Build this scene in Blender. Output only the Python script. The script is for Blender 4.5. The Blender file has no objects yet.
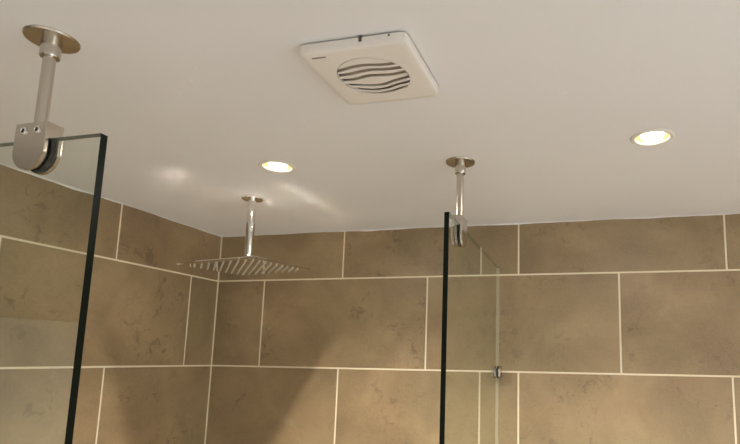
import bpy, bmesh, math, random
from mathutils import Matrix, Vector
random.seed(7)
sc = bpy.context.scene
COL = sc.collection
H = 2.30                      # ceiling height

# ------------------------------------------------------------------ camera
F_PX, PX, PY = 539.07, 97.785, 59.31          # focal length and principal point offset (cropped frame), px of 740
YAW, PITCH, ROLL = -0.24022, 0.14259, 0.01544
cam_d = bpy.data.cameras.new('camera'); cam = bpy.data.objects.new('camera', cam_d); COL.objects.link(cam)
cam_d.sensor_fit = 'HORIZONTAL'; cam_d.sensor_width = 36.0
cam_d.lens = F_PX / 740 * 36.0
cam_d.shift_x = -PX / 740; cam_d.shift_y = PY / 740
cam_d.clip_start = 0.02
cy, sy, ct, st = math.cos(YAW), math.sin(YAW), math.cos(PITCH), math.sin(PITCH)
fwd = Vector((sy*ct, cy*ct, st)); right = Vector((cy, -sy, 0)); up = right.cross(fwd)
c, s = math.cos(ROLL), math.sin(ROLL)
r2, u2 = c*right + s*up, -s*right + c*up
m = Matrix((r2, u2, -fwd)).transposed().to_4x4(); m.translation = Vector((1.3291, -1.6527, H-0.4269))
cam.matrix_world = m
sc.camera = cam

# ------------------------------------------------------------------ world, exposure
world = bpy.data.worlds.new('world'); sc.world = world; world.use_nodes = True
world.node_tree.nodes['Background'].inputs[0].default_value = (0.75, 0.85, 1.0, 1)
world.node_tree.nodes['Background'].inputs[1].default_value = 0.3
sc.view_settings.view_transform = 'Standard'; sc.view_settings.look = 'None'
sc.view_settings.gamma = 1.0; sc.view_settings.use_curve_mapping = False
sc.view_settings.exposure = 0.0
sc.cycles.caustics_reflective = True; sc.cycles.blur_glossy = 0.1
sc.cycles.max_bounces = 12; sc.cycles.diffuse_bounces = 6; sc.cycles.transparent_max_bounces = 16
sc.cycles.sample_clamp_indirect = 0.0; sc.cycles.use_adaptive_sampling = False
try:
    sc.cycles.use_denoising = True
except Exception: pass
SPOT_W, WIDE_W, REAR_W, SPOT_COL = 56.0, 1.4, 62.0, (1.0, 0.92, 0.81)
REAR_COL = (1.0, 0.955, 0.90)
WIN_E, WIN_COL = 3.8, (0.74, 0.89, 1.0)
LENS_E = 7.0

# ------------------------------------------------------------------ materials
def mat(name, col, rough=0.5, metal=0.0, **kw):
    mt = bpy.data.materials.new(name); mt.use_nodes = True
    b = mt.node_tree.nodes['Principled BSDF']
    b.inputs['Base Color'].default_value = (*col, 1); b.inputs['Roughness'].default_value = rough
    b.inputs['Metallic'].default_value = metal
    for k, v in kw.items(): b.inputs[k].default_value = v
    return mt
def nd(mt, t, **kw):
    n = mt.node_tree.nodes.new(t)
    for k, v in kw.items(): setattr(n, k, v)
    return n
def lk(mt, a, b): mt.node_tree.links.new(a, b)
def ramp(mt, stops):
    n = nd(mt, 'ShaderNodeValToRGB'); e = n.color_ramp.elements
    while len(e) < len(stops): e.new(0.5)
    for x, (p, col) in zip(e, stops): x.position = p; x.color = (*col, 1)
    return n
def mix(mt, blend, fac, a, b):
    n = nd(mt, 'ShaderNodeMix', data_type='RGBA', blend_type=blend)
    for sock, v in ((n.inputs[0], fac), (n.inputs[6], a), (n.inputs[7], b)):
        if isinstance(v, (int, float)): sock.default_value = v
        elif isinstance(v, tuple): sock.default_value = (*v, 1)
        else: lk(mt, v, sock)
    return n.outputs[2]

def tile_material():
    mt = mat('stoneware_tile', (0.2, 0.17, 0.12), 0.42)
    b = mt.node_tree.nodes['Principled BSDF']
    tc = nd(mt, 'ShaderNodeTexCoord'); oi = nd(mt, 'ShaderNodeObjectInfo')
    mul = nd(mt, 'ShaderNodeVectorMath', operation='SCALE'); mul.inputs['Scale'].default_value = 37.0
    comb = nd(mt, 'ShaderNodeCombineXYZ')
    for i in range(3): lk(mt, oi.outputs['Random'], comb.inputs[i])
    lk(mt, comb.outputs[0], mul.inputs[0])
    add = nd(mt, 'ShaderNodeVectorMath', operation='ADD'); lk(mt, tc.outputs['Object'], add.inputs[0]); lk(mt, mul.outputs[0], add.inputs[1])
    def noise(scale, detail, rough, dist=0.0, src=add.outputs[0]):
        n = nd(mt, 'ShaderNodeTexNoise'); lk(mt, src, n.inputs['Vector'])
        n.inputs['Scale'].default_value = scale; n.inputs['Detail'].default_value = detail
        n.inputs['Roughness'].default_value = rough; n.inputs['Distortion'].default_value = dist
        return n.outputs['Fac']
    big = ramp(mt, [(0.30, (0.245, 0.177, 0.101)), (0.50, (0.318, 0.231, 0.132)), (0.70, (0.39, 0.288, 0.168))])
    lk(mt, noise(5.0, 6, 0.58, 0.5), big.inputs[0])
    hue = ramp(mt, [(0.35, (0.985, 1.0, 0.97)), (0.65, (1.03, 0.99, 0.97))]); lk(mt, noise(3.1, 2, 0.4, 0.2), hue.inputs[0])
    col = mix(mt, 'MULTIPLY', 1.0, big.outputs[0], hue.outputs[0])
    # scattered darker scuffs, clustered
    spots = ramp(mt, [(0.53, (0, 0, 0)), (0.64, (1, 1, 1))]); lk(mt, noise(30, 7, 0.66, 0.8), spots.inputs[0])
    clus = ramp(mt, [(0.47, (0, 0, 0)), (0.64, (0.62, 0.62, 0.62))]); lk(mt, noise(6.5, 3, 0.5), clus.inputs[0])
    fac = mix(mt, 'MULTIPLY', 1.0, spots.outputs[0], clus.outputs[0])
    col = mix(mt, 'MIX', fac, col, (0.15, 0.105, 0.060))
    pale = ramp(mt, [(0.66, (0, 0, 0)), (0.76, (0.35, 0.35, 0.35))]); lk(mt, noise(9, 5, 0.6, 0.3), pale.inputs[0])
    col = mix(mt, 'MIX', pale.outputs[0], col, (0.41, 0.33, 0.22))
    fine = ramp(mt, [(0.3, (0.93, 0.93, 0.93)), (0.7, (1.06, 1.06, 1.06))]); lk(mt, noise(160, 3, 0.6), fine.inputs[0])
    col = mix(mt, 'MULTIPLY', 1.0, col, fine.outputs[0])
    lk(mt, col, b.inputs['Base Color'])
    bump = nd(mt, 'ShaderNodeBump'); bump.inputs['Strength'].default_value = 0.06; bump.inputs['Distance'].default_value = 0.002
    lk(mt, noise(60, 4, 0.6), bump.inputs['Height']); lk(mt, bump.outputs[0], b.inputs['Normal'])
    return mt

def glass_face():
    # thin clear pane: transparent with a slight green tint, mirror share from Schlick's law on each face
    mt = bpy.data.materials.new('clear_glass'); mt.use_nodes = True
    nt = mt.node_tree; nt.nodes.clear()
    out = nd(mt, 'ShaderNodeOutputMaterial'); tr = nd(mt, 'ShaderNodeBsdfTransparent'); gl = nd(mt, 'ShaderNodeBsdfGlossy')
    tr.inputs[0].default_value = (0.950, 0.966, 0.942, 1)
    gl.inputs['Color'].default_value = (0.95, 1.0, 0.96, 1); gl.inputs['Roughness'].default_value = 0.0
    lw = nd(mt, 'ShaderNodeLayerWeight'); lw.inputs[0].default_value = 0.5
    pw = nd(mt, 'ShaderNodeMath', operation='POWER'); lk(mt, lw.outputs['Facing'], pw.inputs[0]); pw.inputs[1].default_value = 5
    ma = nd(mt, 'ShaderNodeMath', operation='MULTIPLY_ADD'); lk(mt, pw.outputs[0], ma.inputs[0]); ma.inputs[1].default_value = 0.96; ma.inputs[2].default_value = 0.04
    one = nd(mt, 'ShaderNodeMath', operation='ADD'); lk(mt, ma.outputs[0], one.inputs[0]); one.inputs[1].default_value = 1.0
    two = nd(mt, 'ShaderNodeMath', operation='MULTIPLY'); lk(mt, ma.outputs[0], two.inputs[0]); two.inputs[1].default_value = 2.0
    both = nd(mt, 'ShaderNodeMath', operation='DIVIDE'); lk(mt, two.outputs[0], both.inputs[0]); lk(mt, one.outputs[0], both.inputs[1])   # both faces of the pane: 2R/(1+R)
    geo = nd(mt, 'ShaderNodeNewGeometry'); inv = nd(mt, 'ShaderNodeMath', operation='SUBTRACT'); inv.inputs[0].default_value = 1.0; lk(mt, geo.outputs['Backfacing'], inv.inputs[1])
    fin = nd(mt, 'ShaderNodeMath', operation='MULTIPLY'); lk(mt, both.outputs[0], fin.inputs[0]); lk(mt, inv.outputs[0], fin.inputs[1])
    mx = nd(mt, 'ShaderNodeMixShader'); lk(mt, fin.outputs[0], mx.inputs[0]); lk(mt, tr.outputs[0], mx.inputs[1]); lk(mt, gl.outputs[0], mx.inputs[2])
    lk(mt, mx.outputs[0], out.inputs[0])
    return mt

def emis(name, col, e):
    mt = bpy.data.materials.new(name); mt.use_nodes = True; mt.node_tree.nodes.clear()
    o = nd(mt, 'ShaderNodeOutputMaterial'); n = nd(mt, 'ShaderNodeEmission')
    n.inputs[0].default_value = (*col, 1); n.inputs[1].default_value = e; lk(mt, n.outputs[0], o.inputs[0]); return mt

def paint(name, col, rough=0.7):
    mt = mat(name, col, rough); b = mt.node_tree.nodes['Principled BSDF']
    tc = nd(mt, 'ShaderNodeTexCoord'); n = nd(mt, 'ShaderNodeTexNoise'); lk(mt, tc.outputs['Object'], n.inputs['Vector'])
    n.inputs['Scale'].default_value = 2.5; n.inputs['Detail'].default_value = 5
    r = ramp(mt, [(0.3, tuple(x*0.975 for x in col)), (0.7, tuple(min(1, x*1.02) for x in col))]); lk(mt, n.outputs['Fac'], r.inputs[0])
    lk(mt, r.outputs[0], b.inputs['Base Color'])
    n2 = nd(mt, 'ShaderNodeTexNoise'); lk(mt, tc.outputs['Object'], n2.inputs['Vector']); n2.inputs['Scale'].default_value = 180
    bp = nd(mt, 'ShaderNodeBump'); bp.inputs['Strength'].default_value = 0.05; bp.inputs['Distance'].default_value = 0.001
    lk(mt, n2.outputs['Fac'], bp.inputs['Height']); lk(mt, bp.outputs[0], b.inputs['Normal'])
    return mt

def brushed(name, col, rough):
    mt = mat(name, col, rough, 1.0); b = mt.node_tree.nodes['Principled BSDF']
    tc = nd(mt, 'ShaderNodeTexCoord'); n = nd(mt, 'ShaderNodeTexNoise'); lk(mt, tc.outputs['Object'], n.inputs['Vector'])
    n.inputs['Scale'].default_value = 90; n.inputs['Detail'].default_value = 3
    mr = nd(mt, 'ShaderNodeMapRange'); lk(mt, n.outputs['Fac'], mr.inputs[0])
    mr.inputs['To Min'].default_value = rough*0.8; mr.inputs['To Max'].default_value = rough*1.25
    lk(mt, mr.outputs[0], b.inputs['Roughness']); return mt

M = dict(
    ceiling=paint('ceiling_paint', (0.80, 0.785, 0.78)),
    wallpaint=paint('wall_paint', (0.76, 0.76, 0.75)),
    floor=paint('floor_stone', (0.52, 0.50, 0.48), 0.5),
    tile=tile_material(),
    grout=paint('cream_grout', (0.84, 0.74, 0.56), 0.9),
    nickel=brushed('satin_nickel', (0.58, 0.53, 0.46), 0.22),
    chrome=brushed('polished_chrome', (0.82, 0.80, 0.77), 0.07),
    plate=brushed('polished_steel_plate', (0.92, 0.89, 0.84), 0.018),
    brushed_steel=brushed('brushed_steel', (0.50, 0.47, 0.43), 0.55),
    nozzle=mat('grey_silicone', (0.46, 0.42, 0.35), 0.5),
    glass=glass_face(),
    edge=mat('dark_green_glass_edge', (0.004, 0.008, 0.005), 0.3, **{'Specular IOR Level': 0.15}),
    top_edge=mat('green_glass_edge', (0.05, 0.075, 0.055), 0.15),
    gasket=mat('black_rubber', (0.012, 0.011, 0.010), 0.6),
    bead=mat('clear_silicone_bead', (0.62, 0.58, 0.46), 0.35),
    plastic=mat('white_plastic', (0.80, 0.75, 0.69), 0.38),
    inner=mat('grey_plastic', (0.42, 0.36, 0.28), 0.6),
    dark=mat('dark_print', (0.07, 0.06, 0.05), 0.6),
    hexhole=mat('black_recess', (0.01, 0.01, 0.01), 0.5),
    bezel=mat('white_bezel', (0.80, 0.76, 0.68), 0.35),
    reflector=mat('warm_reflector', (0.95, 0.74, 0.36), 0.35, 0.3),
    daylight=emis('assumed_window_glow', WIN_COL, WIN_E),  # glowing pane of the assumed window, cool side light from out of view
    lens=emis('lamp_lens', (1.0, 0.93, 0.80), LENS_E),
    taupe=paint('taupe_paint', (0.24, 0.20, 0.15)),
    cream=mat('cream_lacquer', (0.60, 0.62, 0.58), 0.3),
    white=mat('white_gloss', (0.80, 0.79, 0.76), 0.25),
)

# ------------------------------------------------------------------ helpers
def obj(name, bm, m, parent=None, smooth=False, mats=None):
    me = bpy.data.meshes.new(name); bmesh.ops.recalc_face_normals(bm, faces=bm.faces); bm.to_mesh(me); bm.free()
    for x in (mats or [m]): me.materials.append(x)
    o = bpy.data.objects.new(name, me); COL.objects.link(o)
    if parent: o.parent = parent
    if smooth:
        for p in me.polygons: p.use_smooth = True
        try: me.set_sharp_from_angle(angle=math.radians(35))
        except Exception: pass
    return o
def thing(name, label, cat, loc=(0, 0, 0), rz=0, group=None):
    o = bpy.data.objects.new(name, None); COL.objects.link(o); o.empty_display_size = 0.05
    o.location = loc; o.rotation_euler = (0, 0, rz); o['label'] = label; o['category'] = cat
    if group: o['group'] = group
    return o
def struct(name, bm, m, label, cat, mats=None):
    o = obj(name, bm, m, mats=mats); o['kind'] = 'structure'; o['label'] = label; o['category'] = cat; return o
def box(bm, x0, x1, y0, y1, z0, z1, bev=0, seg=2):
    vs = [bm.verts.new((x, y, z)) for x in (x0, x1) for y in (y0, y1) for z in (z0, z1)]
    fs = [bm.faces.new([vs[i] for i in q]) for q in ((0,1,3,2),(4,6,7,5),(0,4,5,1),(2,3,7,6),(0,2,6,4),(1,5,7,3))]
    if bev:
        es = list({e for f in fs for e in f.edges})
        bmesh.ops.bevel(bm, geom=es, offset=bev, segments=seg, affect='EDGES', profile=0.5)
    return bm
def lathe(prof, n=40, bm=None, close=False):
    bm = bm or bmesh.new(); rings = []
    for r, z in prof:
        if r < 1e-6: rings.append([bm.verts.new((0, 0, z))])
        else: rings.append([bm.verts.new((r*math.cos(2*math.pi*i/n), r*math.sin(2*math.pi*i/n), z)) for i in range(n)])
    for a, b in zip(rings, rings[1:]):
        for i in range(n):
            j = (i+1) % n
            q = [a[i % len(a)], a[j % len(a)], b[j % len(b)], b[i % len(b)]]
            u = []
            for v in q:
                if v not in u: u.append(v)
            if len(u) > 2: bm.faces.new(u)
    return bm
def prism(outline, y0, y1, bev=0, bm=None, only=0):
    """outline in (x, z), extruded along y"""
    bm = bm or bmesh.new()
    a = [bm.verts.new((x, y0, z)) for x, z in outline]; b = [bm.verts.new((x, y1, z)) for x, z in outline]
    n = len(a); f1 = bm.faces.new(a); f2 = bm.faces.new(b[::-1])
    for i in range(n): bm.faces.new([a[i], b[i], b[(i+1) % n], a[(i+1) % n]])
    if bev:
        bmesh.ops.bevel(bm, geom=list(set(f1.edges if only <= 0 else []) | set(f2.edges if only >= 0 else [])), offset=bev, segments=2, affect='EDGES', profile=0.5)
    return bm

# ------------------------------------------------------------------ the room
XR, YB = 2.60, -2.80
LAMPS = [(0.6250, -0.6130), (1.4350, -0.6120), (2.3600, -0.6120), (0.6250, -1.95), (1.4350, -1.95), (2.3600, -1.95)]  # first pair is in view, the others are unseen and added for light
CUT = 0.0345
# ceiling with round cut-outs for the downlights
bm = bmesh.new()
xs = sorted({0.0-0.1, XR+0.1, *[v for l in LAMPS for v in (round(l[0]-0.06, 4), round(l[0]+0.06, 4))]})
ys = sorted({YB-0.1, 0.1, *[v for l in LAMPS for v in (round(l[1]-0.06, 4), round(l[1]+0.06, 4))]})
vc = {}
def V(x, y, z=H):
    k = (round(x, 5), round(y, 5), round(z, 5))
    if k not in vc: vc[k] = bm.verts.new(k)
    return vc[k]
for x0, x1 in zip(xs, xs[1:]):
    for y0, y1 in zip(ys, ys[1:]):
        hole = [l for l in LAMPS if x0 < l[0] < x1 and y0 < l[1] < y1 and x1-x0 < 0.13 and y1-y0 < 0.13]
        if not hole:
            bm.faces.new([V(x0, y0), V(x1, y0), V(x1, y1), V(x0, y1)])
            continue
        lx, ly = hole[0]; n = 32
        inner = [V(lx+CUT*math.cos(2*math.pi*(i+.5)/n), ly+CUT*math.sin(2*math.pi*(i+.5)/n)) for i in range(n)]
        topi = [V(lx+CUT*math.cos(2*math.pi*(i+.5)/n), ly+CUT*math.sin(2*math.pi*(i+.5)/n), H+0.03) for i in range(n)]
        cor = [V(x1, y1), V(x0, y1), V(x0, y0), V(x1, y0)]      # angles 45, 135, 225, 315
        for i in range(n):
            j = (i+1) % n
            ang = 360*(i+1)/n
            k = int(((ang+45) % 360)//90)                # nearest side: 0 right, 1 top, 2 left, 3 bottom
            bm.faces.new([inner[i], inner[j], topi[j], topi[i]])
        q = n//4
        for k in range(4):
            cpt = cor[k]; s0 = k*q                        # inner verts from s0 .. s0+q-1 around this corner
            for i in range(q-1): bm.faces.new([cpt, inner[s0+i+1], inner[s0+i]])
            e, f = inner[s0+q-1], inner[(s0+q) % n]
            bm.faces.new([cpt, cor[(k+1) % 4], f, e])
struct('ceiling', bm, M['ceiling'], 'white painted ceiling above the tiled shower walls', 'ceiling')

G = 0.0056        # grout width
TT = 0.0016       # tile face stands proud of the grout
TOP, TH, TW = 0.1647, 0.2997, 0.600
wall_back = struct('wall_back', box(bmesh.new(), -0.12, XR+0.1, TT, 0.12, 0, H+0.05), M['grout'], 'back shower wall clad in large brown stoneware tiles', 'wall')
wall_left = struct('wall_left', box(bmesh.new(), -0.12, -TT, YB-0.1, TT, 0, H+0.05), M['grout'], 'left shower wall clad in large grey brown stoneware tiles', 'wall')
struct('wall_left', box(bmesh.new(), -TT, -0.0002, YB-0.1, -1.302, 0, H+0.04), M['taupe'], 'plain taupe painted wall outside the left glass screen', 'wall')
struct('wall_right', box(bmesh.new(), XR, XR+0.1, YB-0.1, TT, 0, H+0.05), M['wallpaint'], 'white painted side wall of the bathroom', 'wall')
struct('wall_rear', box(bmesh.new(), 0, XR, YB-0.1, YB, 0, H+0.05), M['wallpaint'], 'white painted rear wall of the bathroom', 'wall')
struct('floor', box(bmesh.new(), -0.1, XR+0.1, YB-0.1, 0.1, -0.1, 0), M['floor'], 'stone floor of the bathroom', 'floor')

tile_mesh = {}
def tile(w, h):
    k = (round(w, 4), round(h, 4))
    if k in tile_mesh: return tile_mesh[k]
    bm = bmesh.new(); cch = 0.0007; x, z = w/2, h/2
    def ring(ix, d): return [bm.verts.new((sx*(x-ix), d, sz*(z-ix))) for sx, sz in ((-1,-1),(1,-1),(1,1),(-1,1))]
    a, b, f = ring(0, TT), ring(0, cch), ring(cch, 0)
    for p, q in ((a, b), (b, f)):
        for i in range(4): bm.faces.new([p[i], p[(i+1) % 4], q[(i+1) % 4], q[i]])
    bm.faces.new(f); bmesh.ops.recalc_face_normals(bm, faces=bm.faces)
    me = bpy.data.meshes.new('tile'); bm.to_mesh(me); bm.free(); me.materials.append(M['tile'])
    # the open back faces the wall
    tile_mesh[k] = me; return me
def add_tiles(parent, length, off_odd, off_even, place):
    z1 = H; row = 0
    while z1 > 0.02:
        z0 = z1 - (TOP if row == 0 else TH); z0 = max(z0, 0)
        off = off_odd if row % 2 == 0 else off_even
        cuts = [0.0] + [off + TW*k for k in range(-1, 8) if 0.02 < off + TW*k < length-0.02] + [length]
        for a, b in zip(cuts, cuts[1:]):
            a2 = a + (G/2 if a > 0 else 0.003); b2 = b - G/2
            t1 = z1 - (G/2 if row else 0.0005); t0 = z0 + G/2
            o = bpy.data.objects.new('tile', tile(b2-a2, t1-t0)); COL.objects.link(o); o.parent = parent
            place(o, (a2+b2)/2, (t0+t1)/2)
        z1 = z0; row += 1
def pl_back(o, s_, z): o.location = (s_, 0, z)
def pl_left(o, s_, z): o.location = (0, -s_, z); o.rotation_euler = (0, 0, math.pi/2)
add_tiles(wall_back, XR, 0.4870, 0.1891, pl_back)
add_tiles(wall_left, 1.30, 0.4245, 0.1307, pl_left)

# uneven paint and sealant line where the ceiling meets the tiles
def caulk(name, length, fx, label):
    bm = bmesh.new(); n = 160; rings = []
    for i in range(n+1):
        t = length*i/n
        h = 0.0022 + 0.0012*math.sin(9.1*t+1.3)*math.sin(4.3*t) + 0.0007*math.sin(31*t) + random.uniform(-.0004, .0004)
        h += 0.0035*math.exp(-((t-0.57)/0.035)**2)
        h = max(h, 0.0008)
        rings.append([bm.verts.new(fx(t, d, z)) for d, z in ((0.0, H), (0.0, H-h), (h*0.8, H))])
    for a, b in zip(rings, rings[1:]):
        for i in range(3): bm.faces.new([a[i], a[(i+1) % 3], b[(i+1) % 3], b[i]])
    struct(name, bm, M['ceiling'], label, 'trim')
caulk('trim_1', XR, lambda t, d, z: (t, -d, z), 'uneven white paint line between ceiling and back wall tiles')
caulk('trim_2', -YB, lambda t, d, z: (d, -t, z), 'uneven white paint line between ceiling and left wall tiles')

# assumed window in the right wall beside the viewer, unseen, added for cool light
w = thing('assumed_window_1', 'unseen assumed daylight window in the right side wall, added for cool light', 'window', (XR, -1.65, 1.55)); w['kind'] = 'structure'
obj('pane', box(bmesh.new(), -0.012, -0.004, -0.44, 0.44, -0.44, 0.44), M['daylight'], w)
for a_ in (-1, 1):
    obj('frame_stile', box(bmesh.new(), -0.04, 0, *sorted((a_*0.43, a_*0.49)), -0.49, 0.49, 0.003), M['white'], w)
    obj('frame_rail', box(bmesh.new(), -0.04, 0, -0.43, 0.43, *sorted((a_*0.43, a_*0.49)), 0.003), M['white'], w)
obj('sill', box(bmesh.new(), -0.09, 0, -0.52, 0.52, -0.52, -0.495, 0.003), M['white'], w)

# door in the rear wall
d = thing('door_1', 'white panelled door in the rear wall', 'door', (1.6, YB, 0)); d['kind'] = 'structure'
obj('door_leaf', box(bmesh.new(), -0.38, 0.38, 0.0, 0.03, 0.005, 1.98, 0.003), M['white'], d)
for x0, x1 in ((-0.44, -0.385), (0.385, 0.44)): obj('jamb', box(bmesh.new(), x0, x1, 0.0, 0.045, 0, 2.04, 0.003), M['white'], d)
obj('head_jamb', box(bmesh.new(), -0.385, 0.385, 0.0, 0.045, 1.985, 2.04, 0.003), M['white'], d)
for z0, z1 in ((0.2, 0.9), (1.05, 1.85)): obj('panel', box(bmesh.new(), -0.27, 0.27, 0.03, 0.038, z0, z1, 0.003), M['white'], d)
hd = obj('handle', lathe([(0, 0.0), (0.025, 0.0), (0.025, 0.006), (0.009, 0.008), (0.009, 0.04), (0.024, 0.045), (0.024, 0.065), (0, 0.068)], 24), M['nickel'], d, True)
hd.rotation_euler = (-math.pi/2, 0, 0); hd.location = (-0.33, 0.03, 1.0)

# ------------------------------------------------------------------ glass panels
def glass_panel(label, loc, rz, w, z0, z1, th=0.010):
    """pane spans local x 0..w, thickness th centred on y=0"""
    t = thing('shower_screen', label, 'shower screen', loc, rz)
    bm = box(bmesh.new(), 0, w, -th/2, th/2, z0, z1)
    o = obj('pane', bm, None, t, mats=[M['glass'], M['edge'], M['top_edge']])
    for p in o.data.polygons:
        n = p.normal
        if n.x > 0.5: p.material_index = 1
        elif n.x < -0.5: p.material_index = 0
        elif abs(n.z) > 0.5: p.material_index = 2
    return t
GZ = H - 0.148
YL = -1.1215
gl = glass_panel('wide clear glass screen at left, hung from the big foreground ceiling bracket', (0.001, YL, 0), 0, 0.7125, 0.02, GZ)
XW, XF, YF = 1.0222, 1.0425, -0.664          # wall end and free end of the second screen
ang = math.atan2(YF, XF-XW)
gr = glass_panel('clear glass screen standing square to the back wall, dark upright front edge', (XW, -0.003, 0), ang, math.hypot(XF-XW, YF)-0.003, 0.02, GZ+0.0058)
obj('silicone_bead', box(bmesh.new(), -0.0028, 0.0002, -0.0048, 0.0048, 0.02, GZ+0.0045, 0.0008), M['bead'], gr)

# ------------------------------------------------------------------ glass clamps and ceiling brackets
def d_outline(w, h, n=20):
    """square top, round bottom; top at z=0"""
    r = w/2
    pts = [(-r, 0.0), (-r, -(h-r))]
    pts += [(r*math.cos(math.pi + math.pi*i/n), -(h-r) + r*math.sin(math.pi + math.pi*i/n)) for i in range(1, n)]
    pts += [(r, -(h-r)), (r, 0.0)]
    return pts
def screw(parent, x, y, z, r=0.0054):
    s_ = obj('screw', lathe([(0, 0.0), (r, 0.0), (r, 0.0008), (r*0.85, 0.0016), (r*0.55, 0.0016), (r*0.5, 0.0008), (0, 0.0008)], 20), M['chrome'], parent, True)
    s_.location = (x, y, z); s_.rotation_euler = (math.pi/2, 0, 0)
    hx = obj('hex_socket', lathe([(0, 0.0011), (r*0.5, 0.0011), (r*0.5, 0.0009)], 6), M['hexhole'], s_)
def clamp(t, w, h, th, zt, lip, front=True):
    """two rounded cheeks with rubber, bridged above the pane; local y is across the glass"""
    cl = obj('clamp_bridge', box(bmesh.new(), -w/2+0.0001, w/2-0.0001, -0.0072, 0.0072, zt-lip, zt-0.0001), M['nickel'], t)
    for sgn in (-1, 1):
        y0, y1 = sorted((sgn*0.0072, sgn*th/2))
        ck = obj('clamp_cheek', prism([(x, z+zt) for x, z in d_outline(w, h)], y0, y1, 0.0012, None, sgn), M['nickel'], t, True)
        obj('gasket', prism([(x*0.985, z*0.985+zt-lip+0.0004) for x, z in d_outline(w, h-lip)], *sorted((sgn*0.0051, sgn*0.0072))), M['gasket'], ck)
    for x in (-0.0115, 0.0115): screw(t, x, -th/2, zt-0.011)
    return cl
def bracket(label, loc, rz):
    """origin on the ceiling"""
    t = thing('ceiling_bracket', label, 'bracket', loc, rz, 'ceiling brackets holding the glass screens')
    obj('flange', lathe([(0, 0), (0.0322, 0), (0.0325, -0.0012), (0.0312, -0.0034), (0.022, -0.0046), (0.011, -0.0052), (0, -0.0052)], 48), M['nickel'], t, True)
    obj('collar', lathe([(0, -0.005), (0.0118, -0.005), (0.0120, -0.006), (0.0120, -0.0265), (0.0113, -0.0280), (0, -0.0280)], 32), M['nickel'], t, True)
    obj('rod', lathe([(0, -0.023), (0.0076, -0.023), (0.0076, -0.1265), (0, -0.1265)], 32), M['nickel'], t, True)
    clamp(t, 0.052, 0.0645, 0.0238, -0.1265, 0.0212)
    return t
bracket('large foreground ceiling bracket with two screws clamping the left glass screen', (0.6050, YL, H), 0)
q = 0.558/0.664
bracket('smaller ceiling bracket above the glass screen beside the square shower head', (XW+(XF-XW)*q+0.001, -0.558, H), ang)

# small wall clip for the second screen
wc = thing('glass_clip', 'small round chrome clip fixing the second glass screen to the back wall', 'clip', (XW, 0, H-0.4655), ang)
def clip_outline(w, n=18):
    r = 0.0175
    return [(0.0, r)] + [(w-r + r*math.sin(math.pi*i/n), r*math.cos(math.pi*i/n)) for i in range(n+1)] + [(0.0, -r)]
for sgn in (-1, 1):
    y0, y1 = sorted((sgn*0.0072, sgn*0.0145))
    ck = obj('clip_cheek', prism(clip_outline(0.040), y0, y1, 0.0015), M['nickel'], wc, True)
    obj('gasket', prism([(x*1.02+0.0004, z*1.04) for x, z in clip_outline(0.040)], *sorted((sgn*0.0051, sgn*0.0072))), M['gasket'], ck)
screw(wc, 0.022, -0.0145, 0, 0.005)

# ------------------------------------------------------------------ rain shower head
SX, SY, SZ, SH = 0.4185, -0.4120, -0.1950, 0.1180
sh = thing('rain_shower', 'square flat rain shower head hanging on a chrome arm from the ceiling', 'shower head', (SX, SY, H), 0)
obj('flange', lathe([(0, 0), (0.0275, 0), (0.0280, -0.001), (0.0280, -0.0065), (0.0265, -0.0080), (0, -0.0080)], 40), M['chrome'], sh, True)
obj('arm', lathe([(0, -0.0075), (0.0108, -0.0075), (0.0108, -0.160), (0.0095, -0.164), (0, -0.164)], 32), M['chrome'], sh, True)
obj('ball_joint', lathe([(0, -0.160), (0.008, -0.160), (0.0085, -0.170), (0.0135, -0.173), (0.0135, -0.181), (0.016, -0.183), (0.016, -0.1865), (0, -0.1865)], 32), M['chrome'], sh, True)
def plate():
    bm = bmesh.new(); rim = 0.0085; zt = -0.1865; drop = rim*math.tan(math.radians(21.0)); n = 1
    def ring(hh, z): return [bm.verts.new((sx*hh, sy_*hh, z)) for sx, sy_ in ((-1,-1),(1,-1),(1,1),(-1,1))]
    in_ = 0.009; di = in_*math.tan(math.radians(4.5))
    rs = [ring(SH-rim-in_, zt), ring(SH-rim, zt-di), ring(SH, zt-di-drop), ring(SH, SZ), ring(SH-0.001, SZ-0.0004)]
    bm.faces.new(rs[0]); bm.faces.new(rs[-1])
    for a, b in zip(rs, rs[1:]):
        for i in range(4): bm.faces.new([a[i], a[(i+1) % 4], b[(i+1) % 4], b[i]])
    return bm
head = obj('head_plate', plate(), None, sh, mats=[M['plate'], M['brushed_steel']])
head.data.polygons[0].material_index = 1        # brushed flat top, polished rim and underside
PV = Vector((0, 0, -0.188))
head.matrix_local = Matrix.Translation(PV) @ Matrix.Rotation(math.radians(2.0), 4, 'X') @ Matrix.Rotation(math.radians(-1.7), 4, 'Y') @ Matrix.Rotation(math.radians(-4.0), 4, 'Z') @ Matrix.Translation(-PV)
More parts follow.
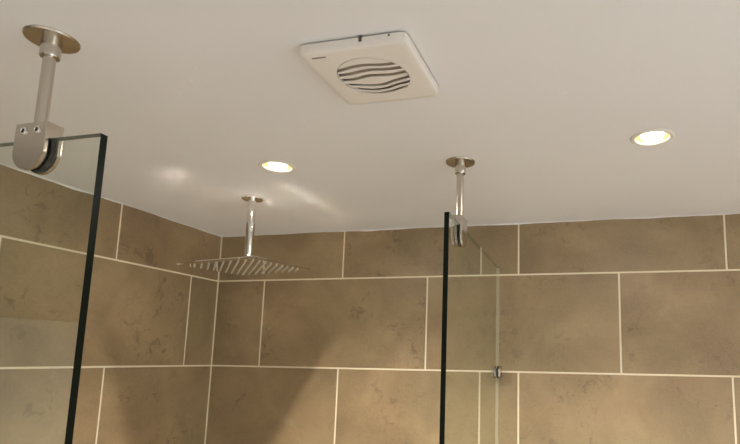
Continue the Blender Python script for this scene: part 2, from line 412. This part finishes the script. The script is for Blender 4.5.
# rubber nozzle rows run along the diagonal of the square
zb = SZ - 0.0004; pitch = 0.0158; hl = SH*math.sqrt(2)
dirv = Vector((-1, 1, 0)).normalized(); prp = Vector((1, 1, 0)).normalized()
for k in range(-9, 10):
    off = k*pitch; L = hl - 0.020 - abs(off)
    if L < 0.006: continue
    bm = bmesh.new()
    def pt(a, b, z): return prp*(off+b) + dirv*a + Vector((0, 0, z))
    lo = [bm.verts.new(pt(a, b, zb)) for a, b in ((-L, -0.0025), (L, -0.0025), (L, 0.0025), (-L, 0.0025))]
    hi = [bm.verts.new(pt(a, b, zb-0.0012)) for a, b in ((-L+.001, -0.0018), (L-.001, -0.0018), (L-.001, 0.0018), (-L+.001, 0.0018))]
    bm.faces.new(hi)
    for i in range(4): bm.faces.new([lo[i], lo[(i+1) % 4], hi[(i+1) % 4], hi[i]])
    cnt = max(1, int(L/0.009))
    for j in range(-cnt, cnt+1):
        a = j*(L-0.004)/max(cnt, 1)
        base = [bm.verts.new(pt(a+.0022*math.cos(t_*math.pi/3), .0022*math.sin(t_*math.pi/3), zb-.0012)) for t_ in range(6)]
        tip = [bm.verts.new(pt(a+.0012*math.cos(t_*math.pi/3), .0012*math.sin(t_*math.pi/3), zb-.0032)) for t_ in range(6)]
        bm.faces.new(tip)
        for i in range(6): bm.faces.new([base[i], base[(i+1) % 6], tip[(i+1) % 6], tip[i]])
    obj('nozzle_row', bm, M['nozzle'], head)

# ------------------------------------------------------------------ recessed downlights
LAB = ['round recessed downlight glowing in the ceiling beside the shower head',
       'round recessed downlight glowing alone at the right of the ceiling',
       'unseen added downlight nearest the right side wall, brightening the back wall',  # out of view, put in to brighten the right of the back wall
       'unseen assumed ceiling downlight near the rear wall, leftmost of its row',  # out of view, assumed lamp added to brighten the ceiling on the viewer's side
       'unseen assumed ceiling downlight near the rear wall, middle of its row',  # also assumed and out of view, adds ambient light from the rear row
       'unseen added downlight in the corner of right and rear walls, for ambient light']  # out of view, put in for more ambient light in the room
for (lx, ly), lab in zip(LAMPS, LAB):
    t = thing('downlight', lab, 'downlight', (lx, ly, H), 0, 'recessed downlights in the ceiling')
    obj('bezel', lathe([(0.0335, 0.0005), (0.0345, -0.0004), (0.0405, -0.0004), (0.0405, -0.0012), (0.0380, -0.0030), (0.0325, -0.0030), (0.0310, -0.0014), (0.0310, 0.002), (0.0335, 0.002)], 48), M['bezel'], t, True)
    obj('reflector', lathe([(0.0318, -0.001), (0.0312, 0.0010), (0.0265, 0.0042), (0.0225, 0.0060), (0, 0.0066)], 40), M['reflector'], t, True)
    obj('lens', lathe([(0, -0.0062), (0.008, -0.0058), (0.015, -0.0044), (0.0195, -0.0018), (0.0212, 0.0020), (0.0212, 0.0060), (0, 0.0064)], 40), M['lens'], t, True)
    ld = bpy.data.lights.new('lamp_beam', 'SPOT'); ld.energy = SPOT_W if ly > -1 else REAR_W; ld.color = SPOT_COL if ly > -1 else REAR_COL
    ld.spot_size = math.radians(122 if ly > -1 else 128); ld.spot_blend = 1.0; ld.shadow_soft_size = 0.010
    lo = bpy.data.objects.new('lamp_beam', ld); COL.objects.link(lo); lo.parent = t; lo.location = (0, 0, -0.018)
    if ly > -1 and lx < 1: lo.rotation_euler = (math.radians(5), math.radians(-4), 0)     # gimbal turned a little towards the back wall
    if ly > -1:      # wide soft share of the lamp's light, from the face of the lens
        wd = bpy.data.lights.new('lamp_glow', 'AREA'); wd.shape = 'DISK'; wd.size = 0.05; wd.energy = WIDE_W; wd.color = SPOT_COL
        wo = bpy.data.objects.new('lamp_glow', wd); COL.objects.link(wo); wo.parent = t; wo.location = (0, 0, -0.0075)

# ------------------------------------------------------------------ extractor fan
fan = thing('extractor_fan', 'square white plastic extractor fan with wavy round grille on the ceiling', 'fan', (1.0113, -0.9600, H), 0)
def sq(hh, z, n, bm, ex=16):
    out = []
    for i in range(n):
        a = 2*math.pi*i/n; ca, sa = math.cos(a), math.sin(a)
        r = hh/((abs(ca)**ex + abs(sa)**ex)**(1/ex)); out.append(bm.verts.new((r*ca, r*sa, z)))
    return out
def circ(r, z, n, bm): return [bm.verts.new((r*math.cos(2*math.pi*i/n), r*math.sin(2*math.pi*i/n), z)) for i in range(n)]
def skin(bm, rings):
    for a, b in zip(rings, rings[1:]):
        n = len(a)
        for i in range(n): bm.faces.new([a[i], a[(i+1) % n], b[(i+1) % n], b[i]])
N = 128
bm = bmesh.new(); rg = [sq(0.0735, 0, N, bm), sq(0.0735, -0.0035, N, bm), circ(0.052, -0.0035, N, bm)]; skin(bm, rg); bm.faces.new(rg[-1])
obj('base', bm, M['inner'], fan)
bm = bmesh.new(); GR = 0.0535
rg = [sq(0.0760, -0.0030, N, bm), sq(0.0785, -0.0026, N, bm, 22), sq(0.0788, -0.0040, N, bm, 22), sq(0.0782, -0.0135, N, bm, 26), sq(0.0775, -0.0152, N, bm, 26), sq(0.0760, -0.0161, N, bm, 26), sq(0.070, -0.0164, N, bm, 22),
      circ(GR, -0.0164, N, bm), circ(GR, -0.0110, N, bm)]
skin(bm, rg)
cover = obj('cover', bm, M['plastic'], fan, True)
# wavy louvre blades between six slots
P = [[(-36.9, -28.7), (-20.6, -32.7), (0.1, -34.1), (20.0, -30.6), (35.9, -29.4), (43.7, -30.6)],
     [(-43.7, -15.3), (-28.6, -16.2), (-9.8, -19.8), (4.0, -20.5), (22.8, -17.6), (37.6, -17.2), (48.8, -18.4)],
     [(-46.2, -1.5), (-30.7, -0.8), (-13.1, -4.8), (0.7, -5.4), (16.6, -2.9), (35.2, -2.5), (52.3, -5.6)],
     [(-47.5, 12.1), (-26.9, 17.5), (-9.3, 21.7), (6.6, 21.7), (26.8, 14.9), (51.2, 8.7)],
     [(-44.1, 23.7), (-27.5, 30.7), (-11.4, 35.0), (7.0, 33.8), (25.3, 27.6), (47.2, 22.3)],
     [(-37.2, 36.0), (-23.6, 42.4), (-8.6, 45.5), (10.0, 44.2), (26.3, 38.6), (39.3, 34.6)]]
def slot(k, u):      # millimetres, smooth curve through the points
    p = P[k]; n_ = len(p)
    sl = [(p[min(i+1, n_-1)][1]-p[max(i-1, 0)][1])/(p[min(i+1, n_-1)][0]-p[max(i-1, 0)][0]) for i in range(n_)]
    if u <= p[0][0]: return p[0][1] + sl[0]*(u-p[0][0])
    if u >= p[-1][0]: return p[-1][1] + sl[-1]*(u-p[-1][0])
    i = max(j for j in range(n_-1) if p[j][0] <= u)
    d_ = p[i+1][0]-p[i][0]; t_ = (u-p[i][0])/d_
    return ((2*t_**3-3*t_**2+1)*p[i][1] + (t_**3-2*t_**2+t_)*d_*sl[i] + (3*t_**2-2*t_**3)*p[i+1][1] + (t_**3-t_**2)*d_*sl[i+1])
hw = [4.0, 4.2, 4.1, 3.6, 3.4, 2.8]
R_ = GR*1000 - 0.05
for k in range(7):
    bm = bmesh.new(); prev = None; nu = 60
    for i in range(nu+1):
        u = -R_ + 2*R_*i/nu; lim = math.sqrt(max(R_*R_-u*u, 0))
        lo_ = -lim if k == 0 else slot(k-1, u)+hw[k-1]
        hi_ = lim if k == 6 else slot(k, u)-hw[k]
        if k == 0: lo_ = -lim + 1.6
        lo_ = max(lo_, -lim); hi_ = min(hi_, lim)
        if hi_-lo_ < 0.25: prev = None; continue
        cur = [bm.verts.new((u/1000, v_/1000, z)) for v_, z in ((lo_, -0.0163), (hi_, -0.0163), (hi_, -0.0150), (lo_, -0.0150))]
        if prev:
            for a in range(4): bm.faces.new([prev[a], prev[(a+1) % 4], cur[(a+1) % 4], cur[a]])
        prev = cur
    obj('louvre_blade', bm, M['plastic'], fan)
# retaining clip and screw hole at the near edge, faint maker's mark
obj('clip', box(bmesh.new(), 0.0115, 0.0160, -0.0798, -0.0775, -0.0090, -0.0005, 0.0006), M['dark'], fan)
o = obj('screw_hole', lathe([(0, 0), (0.0013, 0), (0.0013, 0.002), (0, 0.002)], 12), M['dark'], fan); o.rotation_euler = (math.pi/2, 0, 0); o.location = (0.055, -0.0778, -0.0055)
bm = bmesh.new(); x = -0.0640
for w_, g_ in ((.0026, .0006), (.0020, .0006), (.0020, .0006), (.0016, .0006), (.0022, .0006), (.0020, .0006), (.0020, .0006), (.0018, .0006)):
    box(bm, x, x+w_, -0.0668, -0.0640, -0.01660, -0.01635); x += w_+g_
obj('maker_mark', bm, M['dark'], cover)

# ------------------------------------------------------------------ white cabinet seen only as a reflection in the left screen
cb = thing('wall_cabinet', 'cream wall cabinet showing only as a pale reflection in the left screen', 'cabinet', (0.0, -1.78, H-0.356), 0)
obj('body', box(bmesh.new(), 0.001, 0.12, -0.40, 0.40, -0.70, 0.0, 0.002), M['cream'], cb)
for y0, y1 in ((-0.398, -0.002), (0.002, 0.398)):
    dr = obj('door', box(bmesh.new(), 0.12, 0.138, y0, y1, -0.698, -0.002, 0.002), M['cream'], cb)
    yk = y1-0.03 if y0 < -0.1 else y0+0.03
    obj('knob', box(bmesh.new(), 0.138, 0.15, yk-0.006, yk+0.006, -0.66, -0.56, 0.002), M['nickel'], dr)
